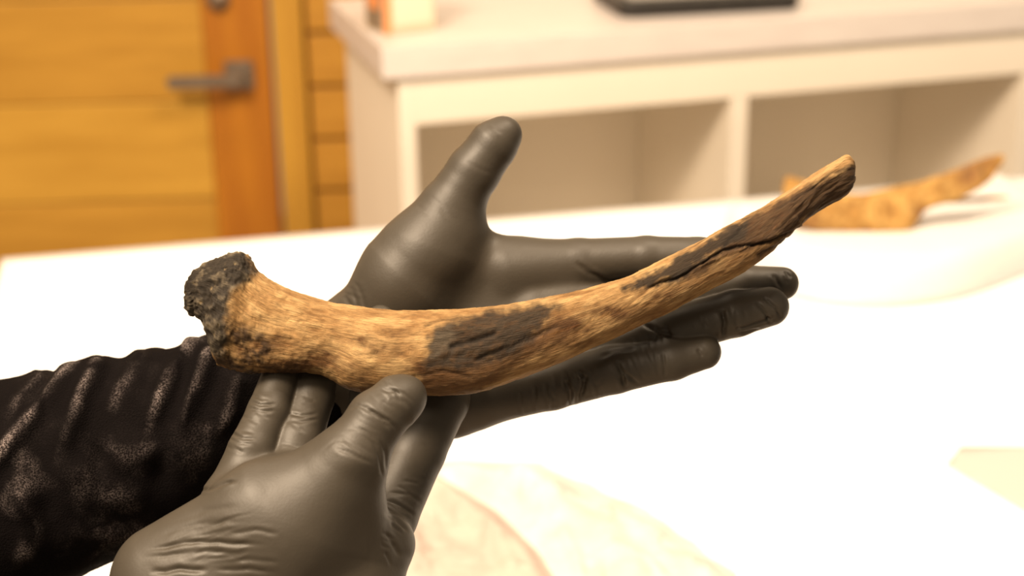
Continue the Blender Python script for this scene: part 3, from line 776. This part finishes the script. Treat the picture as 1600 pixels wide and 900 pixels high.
def build_hand(name, palm, fingers, k_palm, strokes, swells, h, label, bounds, finger_k=8.0, noise=0.05):
    """palm: cones (px, py, z, r px, px, py, z, r px, flat); fingers: lists of (px, py, z, r px)"""
    P, Rr = [], []
    lo, hi = bounds
    Fd = Field(lo, hi, h)
    def cones(D, a, b, k, flat=None):
        Fd.cone(D, cam_mm(*a[:3]), cam_mm(*b[:3]), a[3] * a[2] / FPX * 1000, b[3] * b[2] / FPX * 1000, k, flat)
    DP = Fd.new()
    for c in palm: cones(DP, c[0], c[1], k_palm, c[2] if len(c) > 2 else None)
    D = DP.copy()
    for f in fingers:
        fk = finger_k
        if isinstance(f, dict): fk = f['k']; f = f['p']
        DFg = Fd.new()
        for a, b in zip(f[:-1], f[1:]): cones(DFg, a, b, 1.6)
        D = smin(D, smin(DP, DFg, fk), 0.9)
    V, Q = surface_nets(D, Fd.lo, h)
    # relax the net a little along itself
    for it in range(3):
        acc = np.zeros_like(V); n = np.zeros(len(V))
        for i in range(4):
            for j in (1, 3):
                np.add.at(acc, Q[:, i], V[Q[:, (i + j) % 4]]); np.add.at(n, Q[:, i], 1)
        V = V + 0.5 * (acc / n[:, None] - V)
    W = toworld(V / 1000); Q = Q[:, ::-1]
    N = vert_normals(W, Q)
    outward = np.mean(np.sum(N * (W - W.mean(0)), 1))
    if outward < 0: N = -N; Q = Q[:, ::-1]
    px, py, zz = topix(W); front = sstep(0.0, .3, N @ (-CF))
    disp = noise * fbm(V * .08, 3) * 3
    for (cx, cy, rx, ry, ang, a) in swells:
        ca_, sa_ = math.cos(math.radians(ang)), math.sin(math.radians(ang))
        dx, dy = px - cx, py - cy; u_ = dx * ca_ + dy * sa_; v_ = -dx * sa_ + dy * ca_
        disp += a * np.exp(-(u_ / rx) ** 2 - (v_ / ry) ** 2) * front
    wv = fbm(np.c_[px * .03, py * .03, px * 0], 2) * 6
    wv2 = fbm(np.c_[px * .05, py * .05, px * 0 + 4], 2)
    for st in strokes:
        pts, w, a = st[:3]
        zlim = st[3] if len(st) > 3 else None
        d, fr = seg_dist(px + wv * .5, py + wv * .5, pts)
        tp = sstep(0, .25, fr) * sstep(1, .75, fr)
        w = w * .8; g_ = (-np.exp(-(d / w) ** 2) + .28 * np.exp(-((d - 2.2 * w) / (1.3 * w)) ** 2)) * tp * a * front * (.75 + .5 * wv2)
        if zlim is not None: g_ = g_ * ((zz > zlim[0]) & (zz < zlim[1]))
        disp += g_
    W = W + N * (disp * .001)[:, None]
    ob = from_arrays(name, W - person_o, Q, M['glove'], person, True)
    if label: ob['label'] = label
    return ob

# ---- hand under the bone: palm to the camera, thumb up, fingers to the right
zA = 0.690
palmA = [
    ((700, 440, .690, 62), (880, 445, .688, 52), .62), ((640, 500, .694, 84), (880, 510, .688, 62), .62),
    ((660, 575, .694, 84), (880, 560, .688, 54), .62), ((585, 530, .696, 84), (700, 590, .692, 82), .62),
    ((640, 440, .684, 78), (705, 370, .684, 52), .85), ((600, 500, .686, 60), (660, 400, .682, 66), .8),
    ((745, 425, .688, 46), (800, 418, .688, 38), .7),
    ((430, 590, .700, 78), (600, 545, .698, 82), .8), ((470, 602, .704, 78), (690, 600, .695, 74), .75), ((300, 640, .702, 80), (430, 590, .700, 78), .85)]
fingersA = [
    dict(k=11.0, p=[(680, 385, .683, 58), (704, 322, .682, 45), (740, 268, .681, 42), (772, 225, .680, 38), (786, 211, .680, 30)]),
    [(800, 425, .688, 44), (905, 408, .686, 35), (1010, 401, .683, 32), (1090, 402, .681, 31), (1146, 396, .681, 25)],
    [(840, 485, .688, 46), (960, 478, .686, 36), (1080, 462, .684, 35), (1165, 446, .684, 32), (1222, 443, .684, 26)],
    [(830, 545, .686, 46), (950, 540, .680, 38), (1060, 515, .674, 37), (1150, 490, .672, 36), (1202, 479, .671, 31)],
    [(750, 612, .688, 52), (860, 598, .680, 43), (960, 577, .672, 38), (1050, 560, .668, 34), (1100, 550, .667, 27)]]
strokesA = [
    ([(900, 410), (922, 428), (960, 446)], 4.5, .4), ([(668, 302), (690, 322), (700, 345)], 4, .10), ([(650, 318), (672, 340)], 4, .10),
    ([(725, 248), (745, 262), (775, 275)], 4, .12), ([(762, 194), (776, 202), (786, 212)], 3, .35),
    ([(548, 445), (556, 470), (562, 500)], 4, .5), ([(556, 440), (566, 465), (572, 490)], 4, .35), ([(540, 462), (548, 480)], 4, .5),
    ([(882, 590), (890, 615), (892, 640)], 5, .9), ([(898, 582), (915, 590), (905, 630)], 4, .7), ([(852, 596), (856, 646)], 3, .35), ([(835, 600), (838, 650)], 3, .3),
    ([(812, 610), (815, 652)], 3, .25), ([(964, 562), (972, 585), (976, 608)], 4, .8), ([(968, 575), (985, 590), (1000, 602)], 3, .4), ([(1035, 548), (1040, 592)], 3, .3),
    ([(1000, 505), (1030, 520), (1060, 528)], 4, .5), ([(1040, 505), (1048, 530)], 4, .4), ([(1128, 482), (1134, 505), (1130, 530)], 4, .9), ([(1180, 470), (1196, 490), (1204, 508)], 3, .5),
    ([(1190, 462), (1212, 482), (1222, 500)], 3, .5), ([(1140, 516), (1180, 505), (1215, 492)], 3, .35), ([(1150, 520), (1190, 514)], 3, .3),
    ([(1205, 425), (1214, 440), (1222, 452)], 3, .35), ([(1225, 422), (1238, 436)], 3, .3), ([(930, 560), (960, 548), (1000, 542)], 4, .4), ([(1090, 545), (1100, 560)], 3, .25)]
swellsA = [(620, 430, 45, 60, 30, .8), (770, 455, 120, 40, 0, -1.2), (990, 400, 60, 12, 0, .0)]
def joint_wrinkles(jobs, seed):
    rr = random.Random(seed); out = []
    for cx, cy, ang, half, along, n, a in jobs:      # thin folds lying across a finger at a joint
        ux, uy = math.cos(math.radians(ang)), math.sin(math.radians(ang))
        for i in range(n):
            o_ = rr.uniform(-along, along); l0, l1 = rr.uniform(-1, -.1), rr.uniform(.1, 1); t_ = rr.uniform(-5, 5)
            x0, y0 = cx + ux * o_, cy + uy * o_
            out.append(([(x0 - uy * half * l0 - ux * t_, y0 + ux * half * l0 - uy * t_), (x0, y0 + rr.uniform(-2, 2)),
                         (x0 - uy * half * l1 + ux * t_, y0 + ux * half * l1 + uy * t_)], rr.uniform(2.2, 3.4), a * rr.uniform(.5, 1.2)))
    return out
strokesA = [(p_, w_, a_ * (2.2 if p_[0][0] > 790 else 1)) for p_, w_, a_ in strokesA]
strokesA += joint_wrinkles([(900, 605, -12, 36, 45, 14, .35), (1000, 575, -20, 30, 40, 10, .25), (1050, 520, -15, 26, 60, 10, .3), (1160, 495, -12, 28, 40, 8, .25),
                            (1215, 440, 5, 20, 22, 5, .25), (690, 325, -50, 30, 20, 6, .06), (553, 455, -60, 20, 14, 6, .2)], 3)
lo = cam_mm(330, 700, .70); hi = cam_mm(1270, 165, .70)
handA = build_hand('glove', palmA, fingersA, 10.0, strokesA, swellsA, 0.6,
                   'open hand in a black glove, palm up behind the bone', ((min(lo[0], cam_mm(330, 0, .72)[0]), lo[1] - 6, 640), (hi[0] + 6, hi[1] + 4, 742)), 8.0)

# ---- hand below the bone: thumb in front, fingers behind
palmB = [
    ((262, 905, .610, 86), (420, 800, .606, 74), .8), ((420, 805, .606, 78), (505, 765, .606, 60), .8), ((300, 960, .610, 110), (440, 860, .604, 84), .75),
    ((440, 850, .604, 84), (540, 800, .612, 57), .75), ((505, 960, .612, 104), (536, 860, .614, 72), .75), ((350, 772, .622, 28), (480, 742, .622, 32)),
    ((440, 770, .622, 46), (600, 850, .628, 44), .8), ((560, 930, .618, 70), (590, 850, .622, 40), .8),
    ((180, 1090, .620, 112), (330, 950, .612, 112), .85)]
fingersB = [
    dict(k=16.0, p=[(490, 810, .607, 66), (552, 712, .603, 52), (588, 655, .606, 46), (622, 626, .609, 41), (634, 619, .6105, 33)]),
    dict(k=7.0, p=[(568, 900, .632, 50), (604, 805, .646, 49), (648, 705, .660, 48), (690, 625, .668, 43), (710, 570, .672, 34)]),
    dict(k=4.0, p=[(560, 800, .640, 42), (574, 690, .654, 36), (580, 600, .664, 33), (594, 515, .670, 29), (597, 500, .670, 25)]),
    dict(k=4.0, p=[(446, 765, .628, 42), (464, 690, .638, 39), (486, 620, .650, 36), (498, 570, .658, 33)]),
    dict(k=4.0, p=[(362, 775, .624, 40), (394, 705, .630, 38), (420, 645, .638, 34), (440, 585, .648, 30)])]
strokesB = [
    ([(590, 606), (618, 612), (640, 640)], 4, .7), ([(598, 602), (632, 616), (650, 632)], 3, .45), ([(560, 632), (590, 650), (612, 672)], 4, .6), ([(575, 640), (605, 655), (622, 672)], 3, .4),
    ([(545, 640), (560, 634), (574, 640)], 3, .3), ([(540, 668), (568, 672), (590, 690)], 3, .25), ([(500, 705), (525, 690), (548, 692)], 3, .12), ([(520, 698), (540, 700)], 3, .1),
    ([(575, 680), (590, 710), (598, 750)], 3, .3), ([(590, 680), (600, 705), (602, 740)], 3, .3),
    ([(308, 768), (340, 760), (372, 750)], 3.2, 1.1), ([(225, 862), (290, 848), (340, 846), (420, 852)], 4, .8), ([(215, 876), (300, 862), (400, 862)], 4, .4),
    ([(232, 896), (280, 888), (330, 892)], 5, 1.0), ([(330, 890), (390, 888), (440, 898)], 4, .5), ([(350, 832), (400, 828), (440, 834)], 4, .35), ([(240, 838), (320, 818), (390, 812)], 5, .3),
    ([(360, 872), (400, 876), (440, 880)], 4, .35), ([(260, 820), (320, 800), (380, 790)], 6, .2),
    ([(355, 672), (378, 684), (402, 686)], 3.2, .7), ([(352, 680), (372, 690), (398, 694)], 3, .4), ([(388, 626), (405, 632), (432, 630)], 3, .6), ([(385, 636), (410, 642), (430, 640)], 3, .4),
    ([(448, 644), (470, 650), (500, 646)], 3, .6), ([(446, 656), (470, 660), (498, 656)], 3, .35),
    ([(600, 782), (625, 790), (650, 805)], 3.5, .7), ([(598, 800), (620, 812), (642, 835)], 3.5, .7), ([(605, 770), (640, 772), (660, 785)], 3, .4), ([(600, 830), (615, 850), (625, 872)], 4, .6),
    ([(600, 860), (612, 885)], 3, .4), ([(655, 690), (690, 700)], 4, .15), ([(640, 745), (680, 752)], 4, .15)]
strokesB += joint_wrinkles([(600, 625, -48, 32, 40, 12, .25), (560, 690, -60, 40, 30, 10, .2), (390, 660, -65, 26, 50, 10, .25), (472, 660, -70, 26, 40, 7, .22),
                            (625, 800, -65, 26, 60, 12, .3), (330, 855, 75, 90, 40, 12, .22), (680, 700, -65, 24, 60, 6, .12)], 5)
swellsB = [(550, 722, 26, 20, 0, .8), (360, 800, 70, 50, -30, .8), (440, 830, 16, 70, 10, -.0), (585, 830, 20, 60, 0, .4)]
loB = cam_mm(60, 1210, .62); hiB = cam_mm(780, 470, .66)
handB = build_hand('glove', palmB, fingersB, 9.0, strokesB, swellsB, 0.6,
                   'hand in a black glove, thumb pressed on the bone from below', ((loB[0], loB[1], 555), (hiB[0], hiB[1] + 6, 690)), 6.0)

# ---- velvet sleeves
def sleeve(name, st, nu, nv, ridges, patches, label=None):
    st = np.array(st, float)
    Pc, U, Vv = sweep(st[:, 0:2], st[:, 2:4], st[:, 4], st[:, 5], nu, nv, 2.0, 1)
    Fc = grid_faces(nu, nv); W = toworld(Pc); N = vert_normals(W, Fc)
    ctr = W.reshape(nu, nv, 3).mean(1, keepdims=True).repeat(nv, 1).reshape(-1, 3)
    if np.mean(np.sum(N * (W - ctr), 1)) < 0: N = -N; Fc = Fc[:, ::-1]
    px, py, _ = topix(W); front = sstep(-.35, .05, N @ (-CF))
    P3 = Pc * 1000
    wv = fbm(P3 * .03, 2) * 14; wq = fbm(P3 * .10 + 5, 3) * 62; wr = fbm(P3 * .10 + 15, 3) * 62
    disp = 1.2 * fbm(P3 * .035, 3) + .5 * fbm(P3 * .1, 2)
    back = 1 - front
    disp += back * 2.0 * np.sin(U * 60 + np.sin(Vv) * 3) 
    for pts, w, a in ridges:
        d, fr = seg_dist(px + wv * .4, py, pts)
        disp += a * np.exp(-(d / w) ** 2) * sstep(0, .15, fr + .05) * sstep(1, .6, fr) * front
    for (cx, cy, rx, ry, a) in patches:
        disp += a * np.exp(-((px + wv * .3 - cx) / rx) ** 2 - ((py + wv * .3 - cy) / ry) ** 2) * front
    nap_highlight = np.zeros_like(px)  # painted highlights: bright on ridges and raised patches, dimmed in hollows
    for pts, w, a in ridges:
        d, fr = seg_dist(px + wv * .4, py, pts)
        nap_highlight = np.maximum(nap_highlight, 1.35 * a / 5 * np.exp(-((d + .12 * wq) / (w * .34)) ** 2) * sstep(0, .15, fr + .05) * sstep(1, .7, fr))
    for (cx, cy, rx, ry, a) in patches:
        if a > 0: nap_highlight = np.maximum(nap_highlight, .36 * np.exp(-(((px + wq - cx) / rx) ** 2 + ((py + wr - cy) / ry) ** 2) ** 1.6))
        else: nap_highlight = nap_highlight * (1 - .8 * np.exp(-((px - cx) / rx) ** 2 - ((py - cy) / ry) ** 2))
    nap_highlight = np.clip(nap_highlight * (.6 + 1.3 * fbm(P3 * .10, 3)) + .12 * np.clip(fbm(P3 * .05 + 3, 3), 0, 1), 0, 1)
    W = W + N * (disp * .001)[:, None]
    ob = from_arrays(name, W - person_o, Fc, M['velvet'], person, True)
    na = ob.data.attributes.new('nap_highlight', 'FLOAT', 'POINT'); na.data.foreach_set('value', nap_highlight.astype(np.float32))
    sm = ob.modifiers.new('s', 'SOLIDIFY'); sm.thickness = .0012; sm.offset = -1
    if label: ob['label'] = label
    return ob
ridgesA = [([(160, 560), (128, 620), (95, 712), (85, 740)], 17, 5.0), ([(122, 568), (60, 640), (0, 712), (-60, 780)], 16, 4.5), ([(312, 532), (268, 590), (236, 655), (225, 690)], 16, 4.5),
           ([(338, 545), (318, 590), (298, 636), (270, 690)], 14, 4.5), ([(225, 550), (200, 600), (170, 650)], 20, 2.5), ([(66, 582), (36, 620), (10, 660)], 14, 2.5),
           ([(375, 585), (360, 640), (330, 690)], 16, 3.5), ([(30, 760), (60, 820), (20, 900)], 26, 2)]
patchesA = [(115, 735, 34, 26, 3.5), (205, 705, 40, 26, 3.5), (175, 770, 50, 28, 2.5), (290, 700, 36, 36, 3), (35, 780, 26, 36, 3), (250, 735, 20, 30, -3), (155, 715, 14, 26, -3), (75, 800, 20, 40, -2),
            (180, 840, 70, 20, 1.5)]
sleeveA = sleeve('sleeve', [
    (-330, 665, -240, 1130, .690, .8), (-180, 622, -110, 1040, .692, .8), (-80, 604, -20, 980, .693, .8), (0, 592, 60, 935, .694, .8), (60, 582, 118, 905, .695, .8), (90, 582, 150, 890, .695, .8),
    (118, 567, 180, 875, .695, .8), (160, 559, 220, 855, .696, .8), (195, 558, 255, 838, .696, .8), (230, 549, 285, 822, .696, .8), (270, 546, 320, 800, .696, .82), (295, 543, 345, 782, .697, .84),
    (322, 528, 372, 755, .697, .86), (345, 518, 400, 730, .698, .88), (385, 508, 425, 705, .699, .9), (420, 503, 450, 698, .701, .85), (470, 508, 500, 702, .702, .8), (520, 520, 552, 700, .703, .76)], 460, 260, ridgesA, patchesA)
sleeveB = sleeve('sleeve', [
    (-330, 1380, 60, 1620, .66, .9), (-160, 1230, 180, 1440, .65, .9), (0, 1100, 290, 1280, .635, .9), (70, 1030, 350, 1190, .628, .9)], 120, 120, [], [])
